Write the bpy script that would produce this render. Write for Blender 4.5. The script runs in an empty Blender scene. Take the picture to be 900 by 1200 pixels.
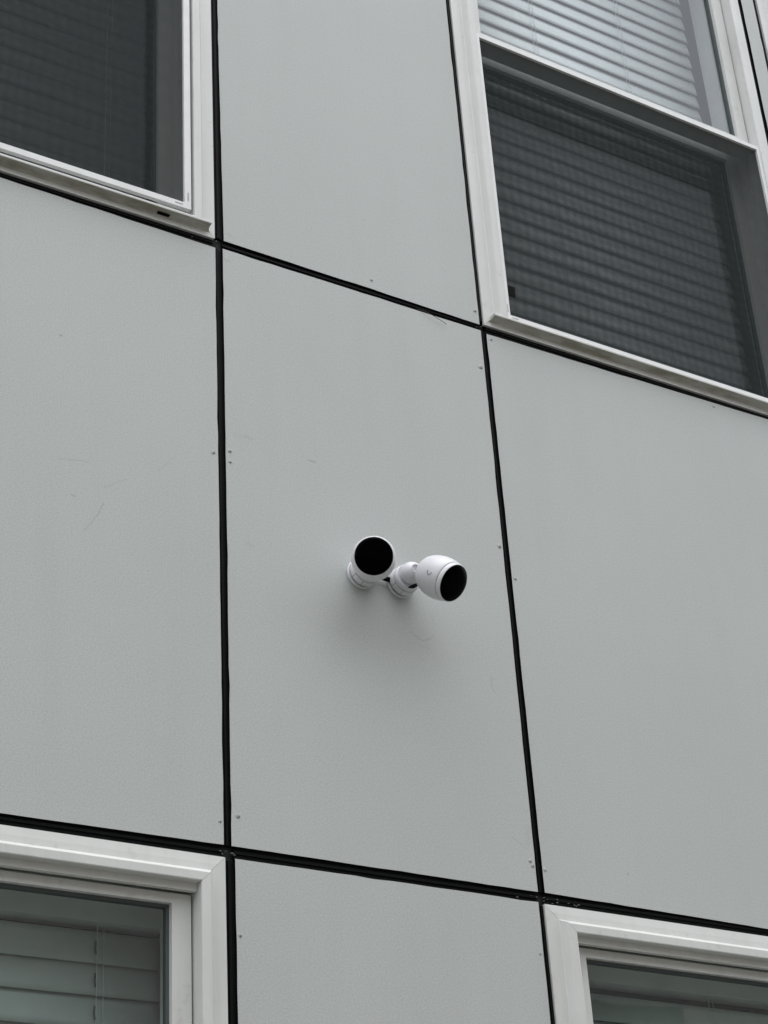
import bpy, bmesh, math, random
from mathutils import Matrix, Vector
random.seed(7)
S = bpy.context.scene
COL = S.collection
ZO = 2.65                       # height of the lower panel joint above the ground

# ------------------------------------------------------------------ camera
cam_d = bpy.data.cameras.new('camera'); cam = bpy.data.objects.new('camera', cam_d); COL.objects.link(cam)
S.camera = cam
cam_d.sensor_width = 36; cam_d.sensor_fit = 'HORIZONTAL'; cam_d.lens = 2214.134 / 900 * 36
cam_d.clip_start = .05; cam_d.clip_end = 2000
Rr = Vector((.85341189, -.51797307, -.0582412)); Rd = Vector((.21701346, .45467877, -.8638127)); Rf = Vector((.47391275, .72454891, .5004354))
cam.matrix_world = Matrix(((Rr.x, -Rd.x, -Rf.x, -1.3359), (Rr.y, -Rd.y, -Rf.y, -2.5587), (Rr.z, -Rd.z, -Rf.z, -1.0543 + ZO), (0, 0, 0, 1)))
S.render.resolution_x, S.render.resolution_y = 768, 1024

# ------------------------------------------------------------------ light: overcast day
SUN_EL, SUN_AZ = math.radians(78), math.radians(192)      # azimuth from +Y, clockwise
W = bpy.data.worlds.new('World'); S.world = W; W.use_nodes = True
nt = W.node_tree; nt.nodes.clear()
sky = nt.nodes.new('ShaderNodeTexSky'); sky.sky_type = 'NISHITA'; sky.sun_disc = False
sky.sun_elevation = SUN_EL; sky.sun_rotation = SUN_AZ; sky.air_density = 1.0; sky.dust_density = 0.6; sky.ozone_density = 1.0
hs = nt.nodes.new('ShaderNodeHueSaturation'); hs.inputs['Saturation'].default_value = .16
bg = nt.nodes.new('ShaderNodeBackground'); bg.inputs['Strength'].default_value = .15
wo = nt.nodes.new('ShaderNodeOutputWorld')
nt.links.new(sky.outputs[0], hs.inputs['Color']); nt.links.new(hs.outputs[0], bg.inputs[0]); nt.links.new(bg.outputs[0], wo.inputs[0])
sun_d = bpy.data.lights.new('sun', 'SUN'); sun_d.energy = 0.75; sun_d.angle = math.radians(66); sun_d.color = (1, .985, .96)
sun = bpy.data.objects.new('sun', sun_d); COL.objects.link(sun)
sd = Vector((math.sin(SUN_AZ) * math.cos(SUN_EL), math.cos(SUN_AZ) * math.cos(SUN_EL), math.sin(SUN_EL)))
sun.rotation_euler = sd.to_track_quat('Z', 'Y').to_euler(); sun.location = (0, -6, 12)
S.view_settings.view_transform = 'Standard'; S.view_settings.look = 'None'; S.view_settings.gamma = 1
S.view_settings.use_curve_mapping = False
S.view_settings.exposure = 1.37
S.cycles.max_bounces = 10; S.cycles.transparent_max_bounces = 16

# ------------------------------------------------------------------ materials
class NT:
    def __init__(s, name):
        s.m = bpy.data.materials.new(name); s.m.use_nodes = True; s.t = s.m.node_tree; s.t.nodes.clear()
        s.out = s.n('ShaderNodeOutputMaterial'); s.tc = s.n('ShaderNodeTexCoord')
    def n(s, k, **kw):
        x = s.t.nodes.new(k)
        for a, b in kw.items(): setattr(x, a, b)
        return x
    def l(s, a, b): s.t.links.new(a, b)
    def math(s, op, a, b=None, clamp=False):
        x = s.n('ShaderNodeMath', operation=op, use_clamp=clamp)
        for i, v in enumerate((a, b)):
            if v is None: continue
            if isinstance(v, (int, float)): x.inputs[i].default_value = v
            else: s.l(v, x.inputs[i])
        return x.outputs[0]
    def noise(s, scale, detail=4, rough=.55, vec=None, sc=(1, 1, 1)):
        x = s.n('ShaderNodeTexNoise'); x.inputs['Scale'].default_value = scale; x.inputs['Detail'].default_value = detail; x.inputs['Roughness'].default_value = rough
        mp = s.n('ShaderNodeMapping'); mp.inputs['Scale'].default_value = sc
        s.l(vec or s.tc.outputs['Object'], mp.inputs[0]); s.l(mp.outputs[0], x.inputs['Vector'])
        return x.outputs['Fac']
    def rng(s, v, a, b, c, d, smooth=False):
        x = s.n('ShaderNodeMapRange', interpolation_type='SMOOTHSTEP' if smooth else 'LINEAR')
        s.l(v, x.inputs[0])
        for i, q in enumerate((a, b, c, d)): x.inputs[i + 1].default_value = q
        return x.outputs[0]
    def mix(s, f, a, b):
        x = s.n('ShaderNodeMix', data_type='RGBA')
        for i, v in ((0, f), (6, a), (7, b)):
            if isinstance(v, (int, float)): x.inputs[i].default_value = v
            elif isinstance(v, tuple): x.inputs[i].default_value = (*v, 1)
            else: s.l(v, x.inputs[i])
        return x.outputs[2]
    def bsdf(s, col, rough=.5, bump=None, strength=.2, dist=.001, spec=.5):
        b = s.n('ShaderNodeBsdfPrincipled')
        if isinstance(col, tuple): b.inputs['Base Color'].default_value = (*col, 1)
        else: s.l(col, b.inputs['Base Color'])
        if isinstance(rough, (int, float)): b.inputs['Roughness'].default_value = rough
        else: s.l(rough, b.inputs['Roughness'])
        b.inputs['Specular IOR Level'].default_value = spec
        if bump is not None:
            q = s.n('ShaderNodeBump'); q.inputs['Strength'].default_value = strength; q.inputs['Distance'].default_value = dist
            s.l(bump, q.inputs['Height']); s.l(q.outputs[0], b.inputs['Normal'])
        s.l(b.outputs[0], s.out.inputs[0]); return b

def simple(name, c, rough=.5, var=.08, scale=30, bump=.1, spec=.5):
    k = NT(name); f = k.noise(scale, 5)
    k.bsdf(k.mix(k.rng(f, .3, .7, 0, 1), tuple(v * (1 - var) for v in c), tuple(min(1, v * (1 + var)) for v in c)), rough, k.noise(scale * 12, 3), bump, .0006, spec)
    return k.m

def panel_material():
    k = NT('painted_panel')
    P = k.tc.outputs['Object']
    cloud = k.noise(1.6, 4, .6); streak = k.noise(3, 4, .55, sc=(4.5, 1, .5)); fine = k.noise(340, 3, .7); grain = k.noise(760, 2, .6)
    base = k.mix(k.rng(cloud, .3, .7, 0, 1), (.455, .479, .464), (.480, .503, .488))
    base = k.mix(k.math('MULTIPLY', k.rng(streak, .5, .75, 0, 1), .2), base, (.41, .42, .405))
    g = k.rng(k.math('ADD', k.math('MULTIPLY', fine, .6), k.math('MULTIPLY', grain, .4)), .32, .68, .79, 1.21)
    mul = k.n('ShaderNodeMix', data_type='RGBA', blend_type='MULTIPLY'); mul.inputs[0].default_value = 1
    k.l(base, mul.inputs[6]); k.l(g, mul.inputs[7]); col = mul.outputs[2]
    # scuffs and scratches: distance to short strokes in the plane of the wall (x, z in metres)
    sep = k.n('ShaderNodeSeparateXYZ'); 
    wob = k.n('ShaderNodeTexNoise'); wob.inputs['Scale'].default_value = 60
    k.l(P, wob.inputs['Vector'])
    ad = k.n('ShaderNodeVectorMath', operation='MULTIPLY_ADD'); ad.inputs[1].default_value = (.006,) * 3
    k.l(wob.outputs['Color'], ad.inputs[0]); k.l(P, ad.inputs[2])
    su = k.n('ShaderNodeVectorMath', operation='SUBTRACT'); su.inputs[1].default_value = (.003, .003, .003); k.l(ad.outputs[0], su.inputs[0])
    k.l(su.outputs[0], sep.inputs[0])
    X, Z = sep.outputs['X'], sep.outputs['Z']
    tot = None
    for ax, az, bx, bz, w, st in MARKS:
        az += ZO; bz += ZO; dx, dz = bx - ax, bz - az; L2 = dx * dx + dz * dz + 1e-9
        px, pz = k.math('SUBTRACT', X, ax), k.math('SUBTRACT', Z, az)
        t = k.math('ADD', k.math('MULTIPLY', px, dx / L2), k.math('MULTIPLY', pz, dz / L2), True)
        ex, ez = k.math('SUBTRACT', px, k.math('MULTIPLY', t, dx)), k.math('SUBTRACT', pz, k.math('MULTIPLY', t, dz))
        d2 = k.math('SQRT', k.math('ADD', k.math('MULTIPLY', ex, ex), k.math('MULTIPLY', ez, ez)))
        m = k.rng(d2, 0, w, st * .62, 0, True)
        tot = m if tot is None else k.math('MAXIMUM', tot, m)
    # faint scattered dirt specks
    vor = k.n('ShaderNodeTexVoronoi'); vor.inputs['Scale'].default_value = 11; k.l(P, vor.inputs['Vector'])
    sp = k.rng(vor.outputs['Distance'], 0, .018, .45, 0)
    tot = k.math('MAXIMUM', tot, k.math('MULTIPLY', sp, k.rng(k.noise(2.3, 2), .52, .6, 0, 1)))
    col = k.mix(tot, col, (.14, .14, .13))
    b = k.math('ADD', k.math('MULTIPLY', fine, .7), k.math('MULTIPLY', cloud, 6))
    k.bsdf(col, .62, b, .14, .0004, .3)
    return k.m

MARKS = [(.379, .471, .386, .465, .004, .30), (.386, .465, .404, .459, .004, .34), (.404, .459, .421, .466, .004, .30), (.421, .466, .429, .477, .003, .22),
         (.395, .448, .418, .446, .003, .16), (.426, .515, .432, .497, .003, .14),
         (.549, .412, .548, .396, .0045, .26), (.548, .396, .553, .383, .004, .22),
         (-.228, .588, -.236, .565, .0022, .42), (-.236, .565, -.262, .527, .0022, .34),
         (-.312, .655, -.258, .663, .0026, .24), (-.226, .620, -.188, .646, .0026, .22), (-.126, .68, -.095, .715, .0025, .14),
         (.046, .800, .060, .797, .005, .24), (.03, .795, .044, .80, .012, .10), (.178, .783, .194, .783, .003, .55), (.048, .577, .050, .573, .013, .13),
         (-.315, .910, -.313, .909, .0035, .8), (-.286, .590, -.279, .588, .003, .5), (.811, .071, .813, .070, .003, .7),
         (.560, .106, .592, .088, .003, .18), (.010, 1.193, .024, 1.190, .004, .35), (.022, 1.255, .028, 1.253, .003, .4),
         (.595, .10, .601, .125, .012, .12), (.1, 1.55, .106, 1.548, .003, .35), (.30, 1.4, .302, 1.405, .003, .2), (.52, 1.35, .53, 1.34, .003, .2)]

M = {}
M['panel'] = panel_material()
def black_material():
    k = NT('black_joint'); f = k.noise(55, 5, .7); s2 = k.noise(240, 3, .7)
    c = k.mix(k.rng(f, .35, .75, 0, 1), (.0015, .0018, .0022), (.004, .0045, .005))
    c = k.mix(k.math('MULTIPLY', k.rng(s2, .68, .74, 0, 1), k.rng(k.noise(4, 2), .52, .62, 0, .6)), c, (.16, .165, .165))
    k.bsdf(c, .6, s2, .25, .001, .10); return k.m
M['black'] = black_material()
def vinyl_material():
    k = NT('window_vinyl'); f = k.noise(7, 5, .6); v = k.noise(5, 4, .6, sc=(9, 9, .6)); s = k.noise(300, 3)
    c = k.mix(k.rng(f, .3, .7, 0, 1), (.595, .605, .585), (.655, .665, .645))
    c = k.mix(k.math('MULTIPLY', k.rng(v, .5, .75, 0, 1), .3), c, (.50, .50, .46))
    c = k.mix(k.math('MULTIPLY', k.rng(k.noise(38, 4), .62, .74, 0, 1), .25), c, (.36, .34, .28))
    k.bsdf(c, .38, s, .12, .0004, .45); return k.m
M['vinyl'] = vinyl_material()
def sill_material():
    k = NT('stained_shaded_sill_vinyl'); f = k.noise(9, 5, .65); v = k.noise(14, 4, .6, sc=(1, 3, 3)); s_ = k.noise(300, 3)
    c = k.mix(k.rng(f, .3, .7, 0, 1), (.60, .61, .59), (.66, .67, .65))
    c = k.mix(k.rng(v, .40, .64, .35, .9), c, (.29, .275, .21))  # olive stain, darkened further to paint in the shade under the lip
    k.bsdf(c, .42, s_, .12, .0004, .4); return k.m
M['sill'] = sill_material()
M['vinyl_grey'] = simple('weathered_vinyl', (.33, .32, .30), .5, .1, 40)
M['screen_frame'] = simple('screen_frame_metal', (.72, .73, .72), .35, .05, 30)
M['bead'] = simple('glazing_bead', (.07, .085, .085), .45, .1, 40)
M['room'] = simple('dim_room', (.10, .10, .10), .8)
M['back'] = simple('black_sheathing', (.006, .006, .007), .8)
M['blind'] = simple('blind_slat_white', (.61, .64, .64), .45, .04, 20, .05)
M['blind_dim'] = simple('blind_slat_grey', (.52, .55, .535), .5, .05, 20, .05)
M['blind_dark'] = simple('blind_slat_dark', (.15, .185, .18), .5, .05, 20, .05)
M['cord'] = simple('blind_cord', (.50, .52, .52), .7)
M['dark'] = simple('dark_plastic', (.003, .003, .003), .6, .1, 30, .1, .05)
M['white'] = simple('camera_white', (.675, .675, .702), .36, .015, 40, .03)
M['seam'] = simple('camera_seam', (.10, .10, .12), .5)
M['logo'] = simple('camera_mark_grey', (.34, .34, .38), .4)
M['lens'] = simple('camera_black_window', (.0008, .0008, .001), .15, .02, 10, 0, .02)
M['thread'] = simple('dark_thread', (.05, .045, .04), .8)
M['fleck'] = simple('paint_fleck', (.18, .19, .19), .6)
M['ground'] = simple('concrete_ground', (.12, .116, .102), .9, .2, 3, .4)
M['brick'] = simple('pale_stucco', (.40, .37, .34), .85, .2, 2)
M['fast'] = simple('painted_fastener', (.43, .44, .435), .5, .2, 300, .3)
M['chip'] = simple('chipped_hole', (.17, .17, .165), .8)

def glass_material(name, tint, refl, ripple=0):
    k = NT(name)
    ge = k.n('ShaderNodeNewGeometry'); dt = k.n('ShaderNodeVectorMath', operation='DOT_PRODUCT')
    k.l(ge.outputs['Normal'], dt.inputs[0]); k.l(ge.outputs['Incoming'], dt.inputs[1])
    fr = k.math('ADD', k.math('MULTIPLY', k.math('POWER', k.math('SUBTRACT', 1, k.math('ABSOLUTE', dt.outputs['Value']), True), 5), .92), .045)   # same from both sides
    w = k.n('ShaderNodeTexNoise'); w.inputs['Scale'].default_value = 3.0; k.l(k.tc.outputs['Object'], w.inputs['Vector'])
    bp_ = k.n('ShaderNodeBump'); bp_.inputs['Strength'].default_value = .06; bp_.inputs['Distance'].default_value = .02; k.l(w.outputs['Fac'], bp_.inputs['Height'])
    tr = k.n('ShaderNodeBsdfTransparent'); tr.inputs[0].default_value = (*tint, 1)
    if ripple:      # wavy density where the mesh and its mirror image in the pane overlap
        def wave(direction, scale, dist):
            x = k.n('ShaderNodeTexWave', wave_type='BANDS', bands_direction=direction); x.inputs['Scale'].default_value = scale; x.inputs['Distortion'].default_value = dist; x.inputs['Detail'].default_value = 1.5; x.inputs['Detail Scale'].default_value = .5
            k.l(k.tc.outputs['Object'], x.inputs['Vector']); return x.outputs['Fac']
        p = k.math('ADD', k.math('MULTIPLY', wave('Z', 11, 5.5), .55), k.math('MULTIPLY', wave('X', 13, 4.5), .45))
        p = k.math('ADD', k.math('MULTIPLY', p, .75), k.math('MULTIPLY', k.noise(11, 3), .4))
        k.l(k.mix(k.rng(p, .15, .95, 0, 1), tuple(v * (1 - ripple) for v in tint), tint), tr.inputs[0])
    gl = k.n('ShaderNodeBsdfGlossy'); gl.inputs['Roughness'].default_value = .02; gl.inputs[0].default_value = (.95, .97, 1, 1); k.l(bp_.outputs[0], gl.inputs['Normal'])
    mx = k.n('ShaderNodeMixShader'); k.l(k.math('MULTIPLY', fr, refl, True), mx.inputs[0]); k.l(tr.outputs[0], mx.inputs[1]); k.l(gl.outputs[0], mx.inputs[2])
    k.l(mx.outputs[0], k.out.inputs[0]); return k.m
M['glass'] = glass_material('clear_glass', (.90, .93, .93), 1.7)
M['glass_tint'] = glass_material('tinted_glass', (.78, .86, .84), 1.7)

M['glass_screened'] = glass_material('screened_glass', (.97, 1.0, 1.0), 1.7, .50)
def mesh_material(name, lo, hi, pitch):
    # woven insect mesh: its threads are far below a pixel, so it is a partly open sheet with uneven, wavy density
    k = NT(name)
    def wave(direction, scale, dist):
        x = k.n('ShaderNodeTexWave', wave_type='BANDS', bands_direction=direction); x.inputs['Scale'].default_value = scale; x.inputs['Distortion'].default_value = dist; x.inputs['Detail'].default_value = 1; x.inputs['Detail Scale'].default_value = .6
        k.l(k.tc.outputs['Object'], x.inputs['Vector']); return x.outputs['Fac']
    p = k.math('MULTIPLY', wave('X', pitch, 2.2), wave('Z', pitch * .9, 2.6))
    p = k.math('ADD', p, k.math('MULTIPLY', k.noise(9, 3), .5))
    tr = k.n('ShaderNodeBsdfTransparent'); df = k.n('ShaderNodeBsdfDiffuse'); df.inputs[0].default_value = (.034, .040, .040, 1)
    mx = k.n('ShaderNodeMixShader'); k.l(k.rng(p, 0, 1.2, lo, hi), mx.inputs[0]); k.l(df.outputs[0], mx.inputs[1]); k.l(tr.outputs[0], mx.inputs[2])
    k.l(mx.outputs[0], k.out.inputs[0]); return k.m
M['mesh'] = mesh_material('insect_mesh', .36, .385, 6.4)
M['mesh_dense'] = mesh_material('insect_mesh_dense', .335, .36, 6.5)

# ------------------------------------------------------------------ object helpers
def link(name, me, mats, parent=None):
    o = bpy.data.objects.new(name, me); COL.objects.link(o)
    for m in (mats if isinstance(mats, (list, tuple)) else [mats]):
        if m.name not in [x.name for x in me.materials if x]: me.materials.append(m)
    if parent: o.parent = parent
    return o
def mk(name, vs, fs, mats, parent=None, smooth=False, mi=None):
    me = bpy.data.meshes.new(name); me.from_pydata(vs, [], fs)
    bm = bmesh.new(); bm.from_mesh(me); bmesh.ops.recalc_face_normals(bm, faces=bm.faces); bm.to_mesh(me); bm.free()
    if smooth: me.polygons.foreach_set('use_smooth', [True] * len(me.polygons))
    o = link(name, me, mats, parent)
    if mi:
        for i, p in enumerate(me.polygons): p.material_index = mi[i]
    return o
def boxv(x0, x1, y0, y1, z0, z1):
    v = [(x, y, z) for x in (x0, x1) for y in (y0, y1) for z in (z0, z1)]
    f = [(0, 1, 3, 2), (4, 6, 7, 5), (0, 4, 5, 1), (2, 3, 7, 6), (0, 2, 6, 4), (1, 5, 7, 3)]
    return v, f
def box(name, x0, x1, y0, y1, z0, z1, m, parent=None):      # z relative to the lower joint
    v, f = boxv(x0, x1, y0, y1, z0 + ZO, z1 + ZO); return mk(name, v, f, m, parent)
def boxes(name, L, m, parent=None):
    V, F = [], []
    for b in L:
        v, f = boxv(b[0], b[1], b[2], b[3], b[4] + ZO, b[5] + ZO); n = len(V); V += v; F += [tuple(i + n for i in q) for q in f]
    return mk(name, V, F, m, parent)
def tag(o, label=None, cat=None, group=None, kind=None):
    for k_, v in (('label', label), ('category', cat), ('group', group), ('kind', kind)):
        if v: o[k_] = v
    return o
def empty(name, loc):
    o = bpy.data.objects.new(name, None); COL.objects.link(o); o.location = loc; o.empty_display_size = .1; return o
def adopt(o, p):                    # parent while keeping world placement of o
    o.parent = p; o.matrix_parent_inverse = p.matrix_basis.inverted(); return o
def lathe(prof, n=40, cap0=True, cap1=True):
    V, F = [], []
    for r, z in prof:
        for i in range(n):
            a = 2 * math.pi * i / n; V.append((r * math.cos(a), r * math.sin(a), z))
    for j in range(len(prof) - 1):
        for i in range(n):
            k = (i + 1) % n; F.append((j * n + i, j * n + k, (j + 1) * n + k, (j + 1) * n + i))
    if cap0: F.append(tuple(range(n - 1, -1, -1)))
    if cap1: F.append(tuple((len(prof) - 1) * n + i for i in range(n)))
    return V, F
def tube(pts, r, n=8):
    V, F = [], []; P = [Vector(p) for p in pts]; up = None
    for i, p in enumerate(P):
        t = (P[min(i + 1, len(P) - 1)] - P[max(i - 1, 0)]).normalized()
        a = t.cross(Vector((0, 0, 1)) if abs(t.z) < .95 else Vector((1, 0, 0))).normalized(); b = t.cross(a)
        for k in range(n):
            q = p + r * (math.cos(2 * math.pi * k / n) * a + math.sin(2 * math.pi * k / n) * b); V.append(tuple(q))
    for i in range(len(P) - 1):
        for k in range(n): F.append((i * n + k, i * n + (k + 1) % n, (i + 1) * n + (k + 1) % n, (i + 1) * n + k))
    F += [tuple(range(n - 1, -1, -1)), tuple((len(P) - 1) * n + k for k in range(n))]
    return V, F

# ------------------------------------------------------------------ ground
g = mk('ground', [(-400, -400, -.16), (400, -400, -.16), (400, 400, -.16), (-400, 400, -.16)], [(0, 1, 2, 3)], M['ground']); tag(g, kind='structure')
v, f = boxv(-30, 30, -5, -.02, -.12, 0); pv = mk('pavement', v, f, M['ground']); tag(pv, kind='structure')

# ------------------------------------------------------------------ the building
B = empty('apartment_building', (0, 0, 0))
tag(B, 'apartment building wall of pale grey panels with black joints and white framed windows', 'building')

# panels: corner positions as measured, front face at y = 0, slightly ragged edges
def panel(c, parent=B, label=None):
    """c = BL, BR, TR, TL in (x, z)"""
    rng = random.Random(round(c[0][0] * 1e4) + round(c[0][1] * 1e3))
    ring = []
    for i in range(4):
        a, b = Vector(c[i]), Vector(c[(i + 1) % 4]); L = (b - a).length; n = max(2, int(L / .035)); d = (b - a).normalized(); nrm = Vector((-d.y, d.x))
        for j in range(n):
            p = a.lerp(b, j / n) + (nrm * rng.gauss(0, .00022) if j else Vector((0, 0)))
            if j and rng.random() < .09: p = a.lerp(b, j / n) + nrm * rng.uniform(.0004, .0012)
            ring.append(p)
    n = len(ring); V = [(p.x, 0, p.y + ZO) for p in ring] + [(p.x, .008, p.y + ZO) for p in ring]
    F = [tuple(range(n)), tuple(range(2 * n - 1, n - 1, -1))] + [(i, i + n, (i + 1) % n + n, (i + 1) % n) for i in range(n)]
    o = mk('wall_panel', V, F, [M['panel'], M['black']], parent, mi=[0, 1] + [1] * n)
    if label: o['label'] = label
    return o
XL0, XL1 = -.972, -.0085          # left windows
XR0, XR1 = .6155, 1.5775          # right windows
XE0, XE1 = 1.652, 2.615
H0, H1 = -.0105, 1.2325           # head of the lower windows, sill of the upper ones
TOP = 2.893; LOW = -1.668
C_panel = panel([(.0040, .0108), (.6056, .0105), (.6066, 1.2153), (.0092, 1.2155)], label='grey wall panel that carries the two white security cameras')
L_panel = panel([(-.9715, .0035), (-.0097, .0110), (-.0068, 1.2122), (-.9715, 1.2245)])
R_panel = panel([(.6205, .0112), (1.5790, .0005), (1.5790, 1.2235), (.6203, 1.2110)])
UM_panel = panel([(.0118, 1.2357), (.6052, 1.2300), (.6010, TOP), (.0000, TOP)])
LM_panel = panel([(.0060, LOW), (.6043, LOW), (.6040, -.0079), (.0100, -.0097)])
D = [panel([(1.5925, .0035), (1.6385, .0035), (1.6385, 1.222), (1.5925, 1.222)]), panel([(1.5925, 1.2355), (1.6385, 1.2355), (1.6385, TOP), (1.5925, TOP)]), panel([(1.5925, LOW), (1.6385, LOW), (1.6385, -.0105), (1.5925, -.0105)])]
E_panel = panel([(1.6525, .0035), (2.615, .0035), (2.615, 1.222), (1.6525, 1.222)])
EL_panel = panel([(1.6525, LOW), (2.615, LOW), (2.615, -.0105), (1.6525, -.0105)])
for (x0, x1) in ((-1.6, -.987), (.006, .604), (XL0, -.0095), (XR0 + .005, XR1), (1.5925, 1.6385), (1.6525, 2.615)):
    panel([(x0, TOP + .02), (x1, TOP + .02), (x1, TOP + 1.25), (x0, TOP + 1.25)]); panel([(x0, -ZO + .02), (x1, -ZO + .02), (x1, LOW - .02), (x0, LOW - .02)])
panel([(-1.6, .0035), (-.987, .0035), (-.987, 1.222), (-1.6, 1.222)]); panel([(-1.6, 1.2355), (-.987, 1.2355), (-.987, TOP), (-1.6, TOP)]); panel([(-1.6, LOW), (-.987, LOW), (-.987, -.0105), (-1.6, -.0105)])

# black sheathing behind the panels, open where the windows are
wins = [(XL0, XL1, H1, TOP), (XR0, XR1, H1, TOP), (XE0, XE1, H1, TOP), (XL0, XL1, LOW, H0), (XR0, XR1, LOW, H0)]
e = .03
xs = sorted({-1.6, 2.615} | {w[0] + e for w in wins} | {w[1] - e for w in wins}); zs = sorted({-ZO, TOP + 1.25} | {w[2] + .02 for w in wins} | {w[3] - e for w in wins})
L = []
for i in range(len(xs) - 1):
    for j in range(len(zs) - 1):
        cx, cz = (xs[i] + xs[i + 1]) / 2, (zs[j] + zs[j + 1]) / 2
        if not any(w[0] < cx < w[1] and w[2] < cz < w[3] for w in wins): L.append((xs[i], xs[i + 1], .0095, .13, zs[j], zs[j + 1]))
boxes('sheathing', L, M['back'], B)
box('rear_wall', -1.6, 2.615, 4.0, 4.2, -ZO, TOP + 1.25, M['back'], B)
box('roof_slab', -1.7, 2.7, -.001, 4.2, TOP + 1.26, TOP + 1.4, M['panel'], B)

# added building opposite, out of frame: blocks low sky, dark mirror for lower windows
NB = empty('added_street_building', (0, -11, 0)); tag(NB, 'added pale brown building across the street, unseen, darkens the lower windows and lower wall', 'building')
box('wall', -30, 30, -20, -9.0, -ZO, 5.3, M['brick'], NB).matrix_parent_inverse = NB.matrix_basis.inverted()
box('parapet', -30.2, 30.2, -20.2, -8.8, 5.31, 5.6, M['vinyl_grey'], NB).matrix_parent_inverse = NB.matrix_basis.inverted()
wf = None
for fl in range(2):
    for i in range(10):
        if wf is None:
            wf = boxes('window', [(-.6, .6, -.02, .06, -ZO, -ZO + .1), (-.6, .6, -.02, .06, -ZO + 1.5, -ZO + 1.6), (-.6, -.52, -.02, .06, -ZO + .1, -ZO + 1.5), (.52, .6, -.02, .06, -ZO + .1, -ZO + 1.5)], M['vinyl_grey'], NB)
            gp = boxes('pane', [(-.52, .52, -.005, .02, -ZO + .1, -ZO + 1.5)], M['bead'], wf); o = wf
        else:
            o = wf.copy(); COL.objects.link(o); o.parent = NB; q = gp.copy(); COL.objects.link(q); q.parent = o
        o.location = (-27.8 + 6.0 * i, 2.02, 1.0 + 3.1 * fl)

# black joint strips lying in the gaps between panels
def joint(x0, x1, z0, z1, lift=0.0):
    # a shallow channel: floor plus two thin raised lips along its length
    horiz = (x1 - x0) > (z1 - z0); y = .0055 - lift
    L = [(x0, x1, y, .0092, z0, z1)]
    if horiz: L += [(x0, x1, y - .0022, y, z0 + (z1 - z0) * .45, z0 + (z1 - z0) * .62)]
    else: L += [(x0 + (x1 - x0) * .42, x0 + (x1 - x0) * .6, y - .0022, y, z0, z1)]
    return boxes('joint_strip', L, M['black'], B)
for z in (0.001, 1.2255):
    for a, b in ((-.975, -.010), (.010, .606), (.620, 1.583)): joint(a, b, z - .0145, z + .0145)
joint(-.0128, .0085, .012, 1.214); joint(-.0120, .0150, 1.241, TOP, .0002); joint(-.0120, .0130, LOW, -.013, .0002)
joint(.602, .624, .012, 1.214); joint(.599, .619, 1.241, TOP, .0022); joint(.601, .620, LOW, -.013, .0022)
joint(1.573, 1.596, 1.241, TOP); joint(1.636, 1.656, 1.241, TOP); joint(1.573, 1.596, .012, 1.214); joint(1.636, 1.656, .012, 1.214)
joint(-.990, -.968, .012, 1.214)
# light paint flecks left on the joints where they cross
V, F = [], []
for (cx, cz, sx, sz, n) in ((0, .0, .035, .004, 7), (.612, .0, .05, .005, 11), (.67, -.003, .04, .003, 4), (-.02, 1.226, .03, .004, 2), (.612, 1.224, .02, .005, 2)):
    for q in range(n):
        x, z = cx + random.gauss(0, sx * .5), cz + random.gauss(0, sz) + ZO; w, h = random.uniform(.0008, .003), random.uniform(.0004, .0009); n0 = len(V)
        k = [random.uniform(.5, 1.2) for _ in range(6)]
        for t in range(6):
            a = t * math.pi / 3; V.append((x + w * k[t] * math.cos(a), .0028, z + h * k[t] * math.sin(a) - .1 * w * math.cos(a)))
        for t in range(6): V.append((V[n0 + t][0], .006, V[n0 + t][2]))
        F.append(tuple(range(n0, n0 + 6)))
        F += [(n0 + t, n0 + (t + 1) % 6, n0 + 6 + (t + 1) % 6, n0 + 6 + t) for t in range(6)]
o = mk('paint_fleck', V, F, M['fleck'], B); tag(o, kind='stuff')

# painted fastener heads and filled nail holes
def fastener(x, z, r, parent, chip=False, lift=.0011):
    n = 10; V, F = lathe([(r, 0), (r * .86, lift * .7), (r * .5, lift), (r * .18, lift * (.25 if chip else 1.05))], n, True, True)
    ang = random.uniform(0, 6.28)
    V = [(x + a * math.cos(ang) - b * math.sin(ang), -c, z + ZO + (a * math.sin(ang) + b * math.cos(ang)) * random.uniform(.8, 1.15)) for a, b, c in V]
    o = mk('fastener_head', V, F, M['fast'], parent, True)
    if chip:
        V, F = lathe([(r * .55, 0), (r * .45, .0007), (r * .2, .0009)], 7)
        V = [(x + .35 * r + a * random.uniform(.7, 1.3), -c - lift * .55, z + ZO - .3 * r + b * random.uniform(.6, 1)) for a, b, c in V]
        link('chipped_hole', mk('chipped_hole', V, F, M['chip'], parent).data, M['chip'], parent) if False else mk('chipped_hole', V, F, M['chip'], parent)
for x, z, r, c in ((.0150, .7595, .0042, True), (.0152, .7364, .0036, True), (.5963, 1.1208, .0055, True), (.5975, .702, .0048, True), (.0164, .0636, .0042, True), (.5948, .0656, .0035, True), (.5993, .0575, .0035, True)):
    fastener(x, z, r, C_panel, c)
fastener(-.0178, .7474, .0040, L_panel, True); fastener(-.016, .05, .003, L_panel, True)
fastener(.6275, .6375, .0036, R_panel, True); fastener(.6305, 1.2005, .0035, R_panel, True); fastener(1.2307, 1.2085, .003, R_panel, True); fastener(.6260, .0539, .0034, R_panel)
fastener(.5965, 1.2625, .0042, UM_panel, True); fastener(.3446, 1.2560, .0036, UM_panel, True)
fastener(.0165, -.1344, .0030, LM_panel, True); fastener(.597, -.10, .003, LM_panel)

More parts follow.
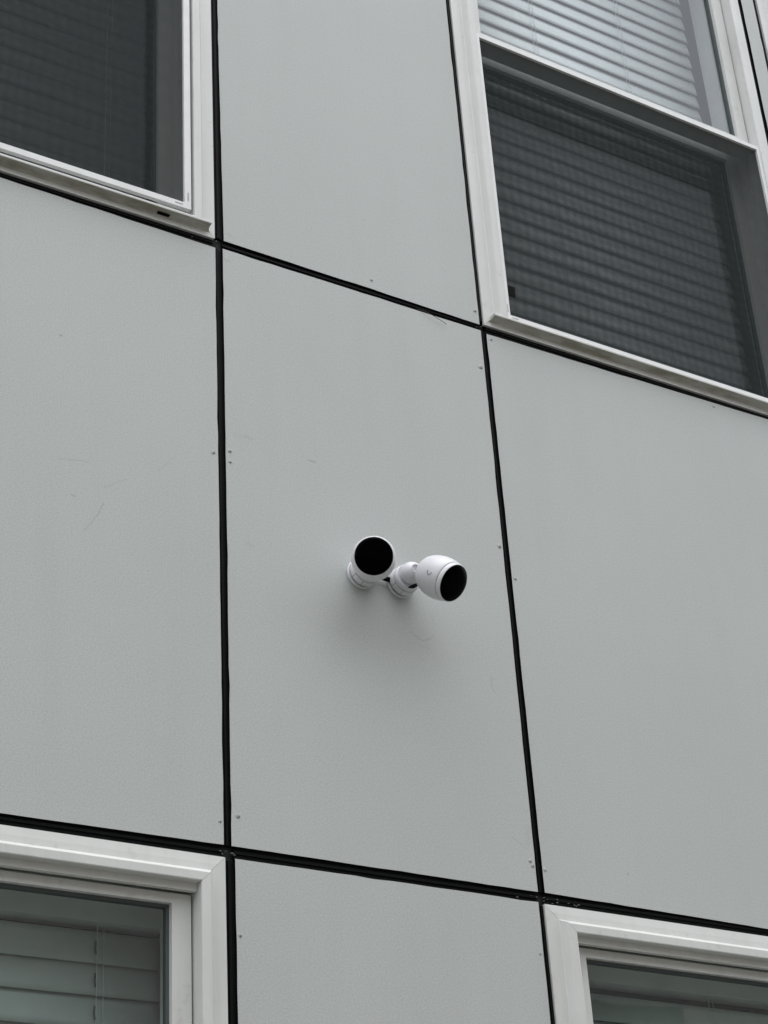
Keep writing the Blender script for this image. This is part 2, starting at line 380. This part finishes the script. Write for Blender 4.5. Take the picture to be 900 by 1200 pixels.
# ------------------------------------------------------------------ windows
JAMB = [(0, .0045), (0, -.0018), (.0145, -.0032), (.0255, -.0036), (.0275, -.0056), (.0295, -.0100), (.0325, -.0160), (.0345, -.0192), (.0362, -.0206), (.0492, -.0206), (.0508, -.0198), (.0515, -.0180), (.0518, .05), (.046, .05), (.046, .0045)]
SILL = [(0, .0045), (0, -.0018), (.0098, -.0022), (.0125, -.0034), (.0143, -.0058), (.0153, -.0095), (.0159, -.0140), (.0163, -.0180), (.0164, -.0202), (.0172, -.0212), (.0205, -.0216), (.0222, -.0210), (.0226, -.0190), (.0236, .05), (.018, .05), (.018, .0045)]
def strip(name, prof, fn, m, parent, smooth=False, mi=None):
    """profile swept between two ends; fn(d, end) -> (x, z)"""
    n = len(prof); V = []
    for e_ in (0, 1):
        for d, y in prof:
            x, z = fn(d, e_); V.append((x, y, z + ZO))
    F = [(i, (i + 1) % n, n + (i + 1) % n, n + i) for i in range(n)] + [tuple(range(n)), tuple(range(2 * n - 1, n - 1, -1))]
    return mk(name, V, F, m, parent, mi=mi)
def ring(name, x0, x1, z0, z1, wl, wr, wb, wt, y0, y1, m, parent):
    """four butted pieces, one mesh"""
    return boxes(name, [(x0, x0 + wl, y0, y1, z0, z1), (x1 - wr, x1, y0, y1, z0, z1), (x0 + wl, x1 - wr, y0, y1, z0, z0 + wb), (x0 + wl, x1 - wr, y0, y1, z1 - wt, z1)], m, parent)
def pane(name, x0, x1, z0, z1, y, m, parent):
    v, f = boxv(x0, x1, y, y + .0012, z0 + ZO, z1 + ZO); return mk(name, [(x0, y, z0 + ZO), (x1, y, z0 + ZO), (x1, y, z1 + ZO), (x0, y, z1 + ZO)], [(0, 1, 2, 3)], m, parent)
def window(x0, x1, z0, z1, label, screen=None, glass='glass'):
    g = .0003; fx0, fx1, fz0, fz1 = x0 + .0522, x1 - .0522, z0 + .0240, z1 - .0522
    # window frame (the window's own mesh) : liner ring behind the trim, with a protruding head lip
    w = boxes('window', [(fx0 - .004, fx0 + .004, .0340, .12, z0 + .026, z1 - .05), (fx1 - .004, fx1 + .004, .0340, .12, z0 + .026, z1 - .05),
                         (fx0 - .0003, fx1 + .0003, -.006, .0040, fz1 - .0118, fz1 + .004), (fx0 + .0045, fx1 - .0045, .0300, .12, fz1 - .0030, fz1 + .004), (fx0 + .0045, fx1 - .0045, .006, .12, fz0 - .005, fz0 + .006), (fx0 + .0045, fx1 - .0045, .0, .0205, fz0 + .0065, fz0 + .0155)], M['vinyl'], B)
    w['label'] = label
    def jend(d): return z0 + (d if d <= .0145 else .0228)
    strip('trim_jamb', JAMB, lambda d, e_: (x0 + d, (jend(d) + g) if e_ == 0 else z1 - d - g), M['vinyl'], w)
    strip('trim_jamb', JAMB, lambda d, e_: (x1 - d, (jend(d) + g) if e_ == 0 else z1 - d - g), M['vinyl'], w)
    strip('trim_head', JAMB, lambda d, e_: ((x0 + d + g) if e_ == 0 else (x1 - d - g), z1 - d), M['vinyl'], w)
    strip('trim_sill', SILL, lambda d, e_: ((x0 + min(d, .0155) + g) if e_ == 0 else (x1 - min(d, .0155) - g), z0 + d), [M['vinyl'], M['sill']], w, mi=[1 if 2 <= i <= 8 else 0 for i in range(len(SILL))] + [1, 1])  # cove faces under the lip get the stain colour with painted shade
    mid = (z0 + z1) / 2 + .005
    a0, a1 = fx0 + .0028, fx1 - .0028
    # upper sash, in the outer track
    def sash(za, zb, y0, wb, wt, st, gl):
        box('sash_stile', a0, a0 + st, y0, y0 + .030, za, zb, M['vinyl'], w); box('sash_stile', a1 - st, a1, y0, y0 + .030, za, zb, M['vinyl'], w)
        box('sash_rail', a0 + st, a1 - st, y0 + .0004, y0 + .030, za, za + wb, M['vinyl'], w); box('sash_rail', a0 + st, a1 - st, y0 + .0004, y0 + .030, zb - wt, zb, M['vinyl'], w)
        ring('glazing_bead', a0 + st, a1 - st, za + wb, zb - wt, .005, .005, .005, .005, y0 + .010, y0 + .022, M['bead'], w)
        pane('glass_pane', a0 + st + .003, a1 - st - .003, za + wb + .003, zb - wt - .003, y0 + .015, M[gl], w)
    sash(mid - .002, fz1 - .0135, .0105, .040, .0160, .0330, glass)
    sash(fz0 + .0165, mid + .052, .0620, .045, .050, .0340, 'glass_screened' if screen else glass)
    if screen:
        sx, sb, fw, fb, zt, mat = screen
        q0, q1, s0, s1 = x0 + sx, x1 - sx, z0 + sb, zt
        fr = ring('screen_frame', q0, q1, s0, s1, fw, fw, fb, .0115, -.0165, -.0075, M['screen_frame'], w)
        box('screen_head_seal', fx0 + .001, fx1 - .001, -.0073, .0100, s1 - .0060, s1 - .0015, M['vinyl'], w)
        pane('screen_mesh', q0 + fw - .001, q1 - fw + .001, s0 + fb - .001, s1 - .0105, -.010, M[mat], w)
        # small dark slots of the corner keys
        for xx in (q0, q1):
            sg = 1 if xx == q0 else -1
            c0 = xx + sg * (fw + .004); c1 = xx + sg * (fw + .020)
            box('corner_key', min(c0, c1), max(c0, c1), -.0168, -.0160, s0 + fb * .42, s0 + fb * .62, M['vinyl_grey'], w)
            c0 = xx + sg * fw * .35; c1 = xx + sg * fw * .55
            box('corner_key', min(c0, c1), max(c0, c1), -.0168, -.0160, s0 + fb + .006, s0 + fb + .026, M['vinyl_grey'], w)
    return w
SCR_R = (.0512, .0222, .0092, .0125, 2.0670, 'mesh'); SCR_L = (.0570, .0385, .0138, .0130, 2.0670, 'mesh_dense')
w_ul = window(XL0, XL1, H1, TOP, 'upper left window with dark insect screen and stained sill with shade painted under its lip', SCR_L)
w_ur = window(XR0, XR1, H1, TOP, 'upper right window with pale blinds above and a dark screen below', SCR_R)
w_ue = window(XE0, XE1, H1, TOP, 'window at the far right edge, only its trim in view', SCR_R)
w_ll = window(XL0, XL1, LOW, H0, 'lower left window with bare dark glass in front of blinds', None, 'glass_tint')
w_lr = window(XR0, XR1, LOW, H0, 'lower right window with bare dark glass, top corner in view', None, 'glass_tint')
box('pull_tab', XR0 + .0608, XR0 + .083, -.0125, -.0105, 1.324, 1.349, M['dark'], w_ur)
box('weep_hole', XL1 - .124, XL1 - .099, -.0120, -.0030, H1 + .0131, H1 + .0140, M['dark'], w_ul)

# dim rooms behind the windows
for wx0, wx1, wz0, wz1 in wins:
    x0, x1, z0, z1 = wx0 - .02, wx1 + .01, wz0 - .25, wz1 + .05
    V = [(x0, .131, z0 + ZO), (x1, .131, z0 + ZO), (x1, .131, z1 + ZO), (x0, .131, z1 + ZO), (x0, 2.6, z0 + ZO), (x1, 2.6, z0 + ZO), (x1, 2.6, z1 + ZO), (x0, 2.6, z1 + ZO)]
    mk('room_interior', V, [(0, 1, 5, 4), (1, 2, 6, 5), (2, 3, 7, 6), (3, 0, 4, 7), (4, 5, 6, 7)], M['room'], B)

# ------------------------------------------------------------------ blinds: a thing each, hanging behind the glass
def slat_mesh(length, width, tilt, m):
    n = 6; V = []; c = width * .03
    for x in (-length / 2, length / 2):
        for side in (0, 1):
            for i in range(n):
                t = i / (n - 1) - .5; u, h = t * width, c * (1 - (2 * t) ** 2) + side * .0012
                # u runs along the slat's width: lower edge leans outward (-y)
                V.append((x, u * math.cos(tilt) - h * math.sin(tilt), u * math.sin(tilt) + h * math.cos(tilt)))
    k = 2 * n; F = []
    for i in range(n - 1):
        F += [(i, i + 1, k + i + 1, k + i), (n + i, k + n + i, k + n + i + 1, n + i + 1)]
    F += [(0, k, k + n, n), (n - 1, 2 * n - 1, k + 2 * n - 1, k + n - 1)]
    F += [tuple(list(range(n)) + list(range(2 * n - 1, n - 1, -1))), tuple([k + i for i in list(range(n))] + [k + i for i in range(2 * n - 1, n - 1, -1)])]
    me = bpy.data.meshes.new('slat'); me.from_pydata(V, [], F)
    bm = bmesh.new(); bm.from_mesh(me); bmesh.ops.recalc_face_normals(bm, faces=bm.faces); bm.to_mesh(me); bm.free()
    me.polygons.foreach_set('use_smooth', [len(p.vertices) == 4 and abs(p.normal.x) < .5 for p in me.polygons]); me.materials.append(m); return me
def blind(x0, x1, zlow, ztop, y, pitch, width, tilt, phase, mat, label, cords, valance=.05, loops=False):
    t = empty('window_blind', ((x0 + x1) / 2, y, zlow + ZO)); tag(t, label, 'blind')
    def loc(o): return adopt(o, t)
    me = slat_mesh(x1 - x0, width, math.radians(tilt), mat); z = phase
    while z + pitch < ztop: z += pitch
    while z > zlow + pitch * .5:
        o = bpy.data.objects.new('slat', me); COL.objects.link(o); o.parent = t
        o.location = (0, random.gauss(0, .0004), z - zlow); o.rotation_euler = (math.radians(random.gauss(0, 1.1)), random.gauss(0, .0011), 0)
        z -= pitch
    loc(box('headrail', x0 + .002, x1 - .002, y - .014, y + .026, ztop + .004, ztop + valance, mat)); loc(box('bottom_rail', x0, x1, y - .012, y + .012, zlow - .012, zlow + .004, mat))
    if loops:                                     # dark slots and string loops where the cords pass each slat
        z = phase
        while z > zlow + pitch:
            for cx in cords:
                V, F = tube([(cx - .001, y - .0062, z - .013 + ZO), (cx - .002, y - .0052, z - .004 + ZO), (cx - .001, y - .0040, z + .009 + ZO)], .0015, 6); loc(mk('cord_slot', V, F, M['bead'], None, True))
            z -= pitch
    for cx in cords:
        off = width * .5 * math.cos(math.radians(tilt)) + .0035
        V, F = tube([(cx, y - off, zlow + ZO), (cx, y - off, ztop + ZO)], .0006, 6); loc(mk('ladder_cord', V, F, M['cord']))
        V, F = tube([(cx + .012, y - off + .002, zlow + ZO), (cx + .012, y - off + .002, ztop + ZO)], .0005, 6); loc(mk('lift_cord', V, F, M['cord']))
    return t
blind(.700, 1.480, H1 + .07, TOP - .14, .118, .0465, .0499, 80, 1.7449, M['blind'], 'pale closed slat blind behind the upper right window, bright above and screened below', (.945, 1.235))
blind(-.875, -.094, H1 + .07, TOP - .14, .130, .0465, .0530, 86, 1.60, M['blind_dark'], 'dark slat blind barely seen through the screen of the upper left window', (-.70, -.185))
blind(-.880, -.058, LOW + .07, -.104, .128, .0510, .0535, 82, -.1370, M['blind_dim'], 'grey slat blind with hanging cords behind the lower left window', (-.77, -.172), .085, True)
blind(.700, 1.480, LOW + .07, -.100, .128, .0465, .0505, 80, -.1400, M['blind_dim'], 'dim slat blind behind the lower right window, only its top slats in view', (1.07,), .085)

# ------------------------------------------------------------------ security cameras
EGG = [(.004, -.0462), (.010, -.0454), (.0175, -.0428), (.0225, -.0400), (.0270, -.0360), (.0310, -.0312), (.0343, -.0245), (.0370, -.0170), (.0388, -.0085), (.0397, 0), (.0398, .006), (.0394, .0125), (.0386, .0185), (.0374, .0236), (.0366, .0250), (.0355, .0254)]
def frame(d):
    d = Vector(d).normalized(); x = d.cross(Vector((0, 0, 1))).normalized(); y = d.cross(x)
    return Matrix(((x.x, y.x, d.x), (x.y, y.y, d.y), (x.z, y.z, d.z)))
def place(o, R, c): o.matrix_world = Matrix.Translation(c) @ R.to_4x4()
def security_camera(base, ball, centre, axis, label):
    t = empty('security_camera', (base[0], 0, base[2] + ZO)); tag(t, label, 'security camera', 'white security cameras on the grey wall')
    inv = t.matrix_basis.inverted()
    Rw = Matrix(((1, 0, 0), (0, 0, -1), (0, 1, 0)))               # local z -> -y (out of the wall)
    bc = Vector((base[0], 0, base[2] + ZO))
    def put(name, VF, R, c, m, smooth=True, parent=t, sharp=35):
        o = mk(name, VF[0], VF[1], m); M4 = Matrix.Translation(c) @ R.to_4x4()
        o.data.transform(inv @ M4)
        if smooth:
            o.data.polygons.foreach_set('use_smooth', [True] * len(o.data.polygons)); o.data.set_sharp_from_angle(angle=math.radians(sharp))
        o.parent = parent; return o
    put('base_plate', lathe([(.0285, .0005), (.0290, .0015), (.0290, .0056), (.0280, .0067), (.0258, .0070)], 48), Rw, bc, M['white'])
    put('shadow_gap', lathe([(.0246, .0060), (.0246, .0112)], 48), Rw, bc, M['seam'], False)
    col = put('collar', lathe([(.0240, .0100), (.0270, .0100), (.0272, .0112), (.0262, .0305), (.0258, .0325), (.0250, .0334), (.0232, .0334), (.0228, .0300)], 48), Rw, bc, M['white'])
    # raised segment covers round the collar, with fine seams between them
    for a0, a1, nm in ((-150, -108, 'cover_segment'), (-106, -64, 'cover_segment'), (-62, -20, 'cover_segment'), (150, 208, 'cover_segment')):
        V, F = [], []; n = 8
        for i in range(n + 1):
            a = math.radians(a0 + (a1 - a0) * i / n)
            for r, z in ((.0270, .0118), (.0281, .0122), (.0274, .0240), (.0264, .0246)): V.append((r * math.cos(a), r * math.sin(a), z))
        for i in range(n):
            for j in range(3): F.append((i * 4 + j, i * 4 + j + 1, i * 4 + 5 + j, i * 4 + 4 + j))
        F += [(0, 1, 2, 3), (n * 4 + 3, n * 4 + 2, n * 4 + 1, n * 4)]
        put(nm, (V, F), Rw, bc, M['white'], True, col, 25)
    for a0, a1 in ((-153, -107), (-107, -63), (-63, -18), (148, 210)):
        V, F = [], []; n = 8
        for i in range(n + 1):
            a = math.radians(a0 + (a1 - a0) * i / n)
            for r, z in ((.0274, .0102), (.0268, .0252)): V.append((r * math.cos(a), r * math.sin(a), z))
        for i in range(n): F.append((i * 2, i * 2 + 1, i * 2 + 3, i * 2 + 2))
        put('cover_seam', (V, F), Rw, bc, M['seam'], True, col, 25)
    put('socket', lathe([(.0230, .0318), (.0100, .0300)], 40), Rw, bc, M['white'], False)
    V, F = [], []                                                  # dark slot beside the ball
    for i in range(13):
        a = math.radians(-100 + 95 * i / 12); k = math.sin(math.pi * i / 12) ** .5
        for r_, z_ in ((.0228 - .0075 * k, .0326), (.0228, .0326), (.0228, .0312), (.0228 - .0075 * k, .0312)): V.append((r_ * math.cos(a), r_ * math.sin(a), z_))
    for i in range(12):
        for j in range(4): F.append((i * 4 + j, i * 4 + (j + 1) % 4, i * 4 + 4 + (j + 1) % 4, i * 4 + 4 + j))
    put('cable_slot', (V, F), Rw, bc, M['dark'], False)
    # ball joint: a sphere open towards the camera body, with a rolled lip
    bl = Vector((ball[0], ball[1], ball[2] + ZO)); c = Vector((centre[0], centre[1], centre[2] + ZO)); ax = Vector(axis).normalized(); r = .0205
    Rb = frame(Vector((-.04, -.99, -.02)))
    pr = []
    for i in range(15):
        a = math.radians(-86 + i * (146 / 14)); pr.append((r * math.cos(a), r * math.sin(a)))
    pr += [(.0100, .0186), (.0092, .0188), (.0084, .0182), (.0080, .0168), (.0080, .0140), (.0010, .0138)]
    put('ball_joint', lathe(pr, 40, True, False), Rb, bl, M['white'])
    stem_end = c - ax * .040; dv = stem_end - bl; Rs = frame(dv)
    put('stem', lathe([(.0072, .006), (.0072, dv.length * .8), (.0085, dv.length * .92), (.0085, dv.length)], 28), Rs, bl, M['white'])
    # egg shaped body
    Re = frame(ax)
    body = put('body', lathe(EGG, 64, True, True), Re, c, M['white'])
    put('seam_ring', lathe([(.0352, .0240), (.0352, .0272)], 64), Re, c, M['seam'], False)
    put('front_ring', lathe([(.0330, .0262), (.0360, .0264), (.0364, .0272), (.0360, .0310), (.0353, .0338), (.0348, .0350), (.0343, .0354), (.0339, .0350), (.0339, .0335)], 64, True, True), Re, c, M['white'])
    put('front_window', lathe([(.0337, .0340), (.0337, .0357), (.0326, .0369), (.0284, .0383), (.0190, .0396), (.0090, .0402), (.0020, .0403)], 64), Re, c, M['lens'])
    # small grey U shaped mark on the side of the body, laid on its curved skin
    def rad(z):
        for (r0, z0), (r1, z1) in zip(EGG, EGG[1:]):
            if z0 <= z <= z1: return r0 + (r1 - r0) * (z - z0) / (z1 - z0)
        return .039
    path = [(.0012, 0.6), (.0025, 5.5), (.0042, 9.6), (.0068, 11.2), (.0094, 9.6), (.0112, 5.8), (.0116, 1.5)]
    wd = [.0017, .0017, .0015, .0013, .0011, .0010, .0009]; V, F = [], []
    for i, ((z, a), w) in enumerate(zip(path, wd)):
        z_, a_ = path[min(i + 1, 6)]; zp, ap = path[max(i - 1, 0)]
        tz, ta = z_ - zp, (a_ - ap) * .00068; l = math.hypot(tz, ta); nz, na = -ta / l, tz / l
        for sg in (-1, 1):
            zz = z + sg * w * nz; aa = math.radians(a + sg * w * na / .00068)
            for lift in (.00025, -.0004): V.append(((rad(zz) + lift) * math.cos(aa), (rad(zz) + lift) * math.sin(aa), zz))
    for i in range(6):
        q = i * 4; F += [(q, q + 2, q + 6, q + 4), (q + 1, q + 5, q + 7, q + 3), (q, q + 4, q + 5, q + 1), (q + 2, q + 3, q + 7, q + 6)]
    F += [(0, 1, 3, 2), (24, 26, 27, 25)]
    put('logo_mark', (V, F), Re, c, M['logo'], False, body)
    return t
cL = security_camera((.2768, 0, .5645), (.2768, -.0455, .5650), (.2506, -.0900, .5476), (-.5000, -.7943, -.3546), 'white egg-shaped security camera on the left, facing the viewer with round black front')
cR = security_camera((.3605, 0, .5640), (.3590, -.0450, .5665), (.3863, -.0940, .5394), (.3095, -.7127, -.5970), 'white egg-shaped security camera on the right, turned sideways to the right')
pts = [(.298, -.010, .568), (.304, -.012, .568), (.312, -.011, .566), (.322, -.010, .5645), (.334, -.009, .564)]
V, F = tube([(x, y, z + ZO) for x, y, z in pts], .0052, 10); adopt(mk('cable', V, F, M['dark'], None, True), cR)

# loose thread hanging from the joint above the cameras
tp = [(.452, .002, 1.2205), (.466, -.003, 1.2170), (.480, -.005, 1.2125), (.495, -.006, 1.2065), (.507, -.006, 1.2025), (.5145, -.005, 1.2005), (.517, -.004, 1.1990)]
V, F = tube([(x, y, z + ZO) for x, y, z in tp], .0006, 6); th = mk('loose_thread', V, F, M['thread'], None, True)
tag(th, 'thin dark loose thread poking out of the black joint above the cameras', 'thread')
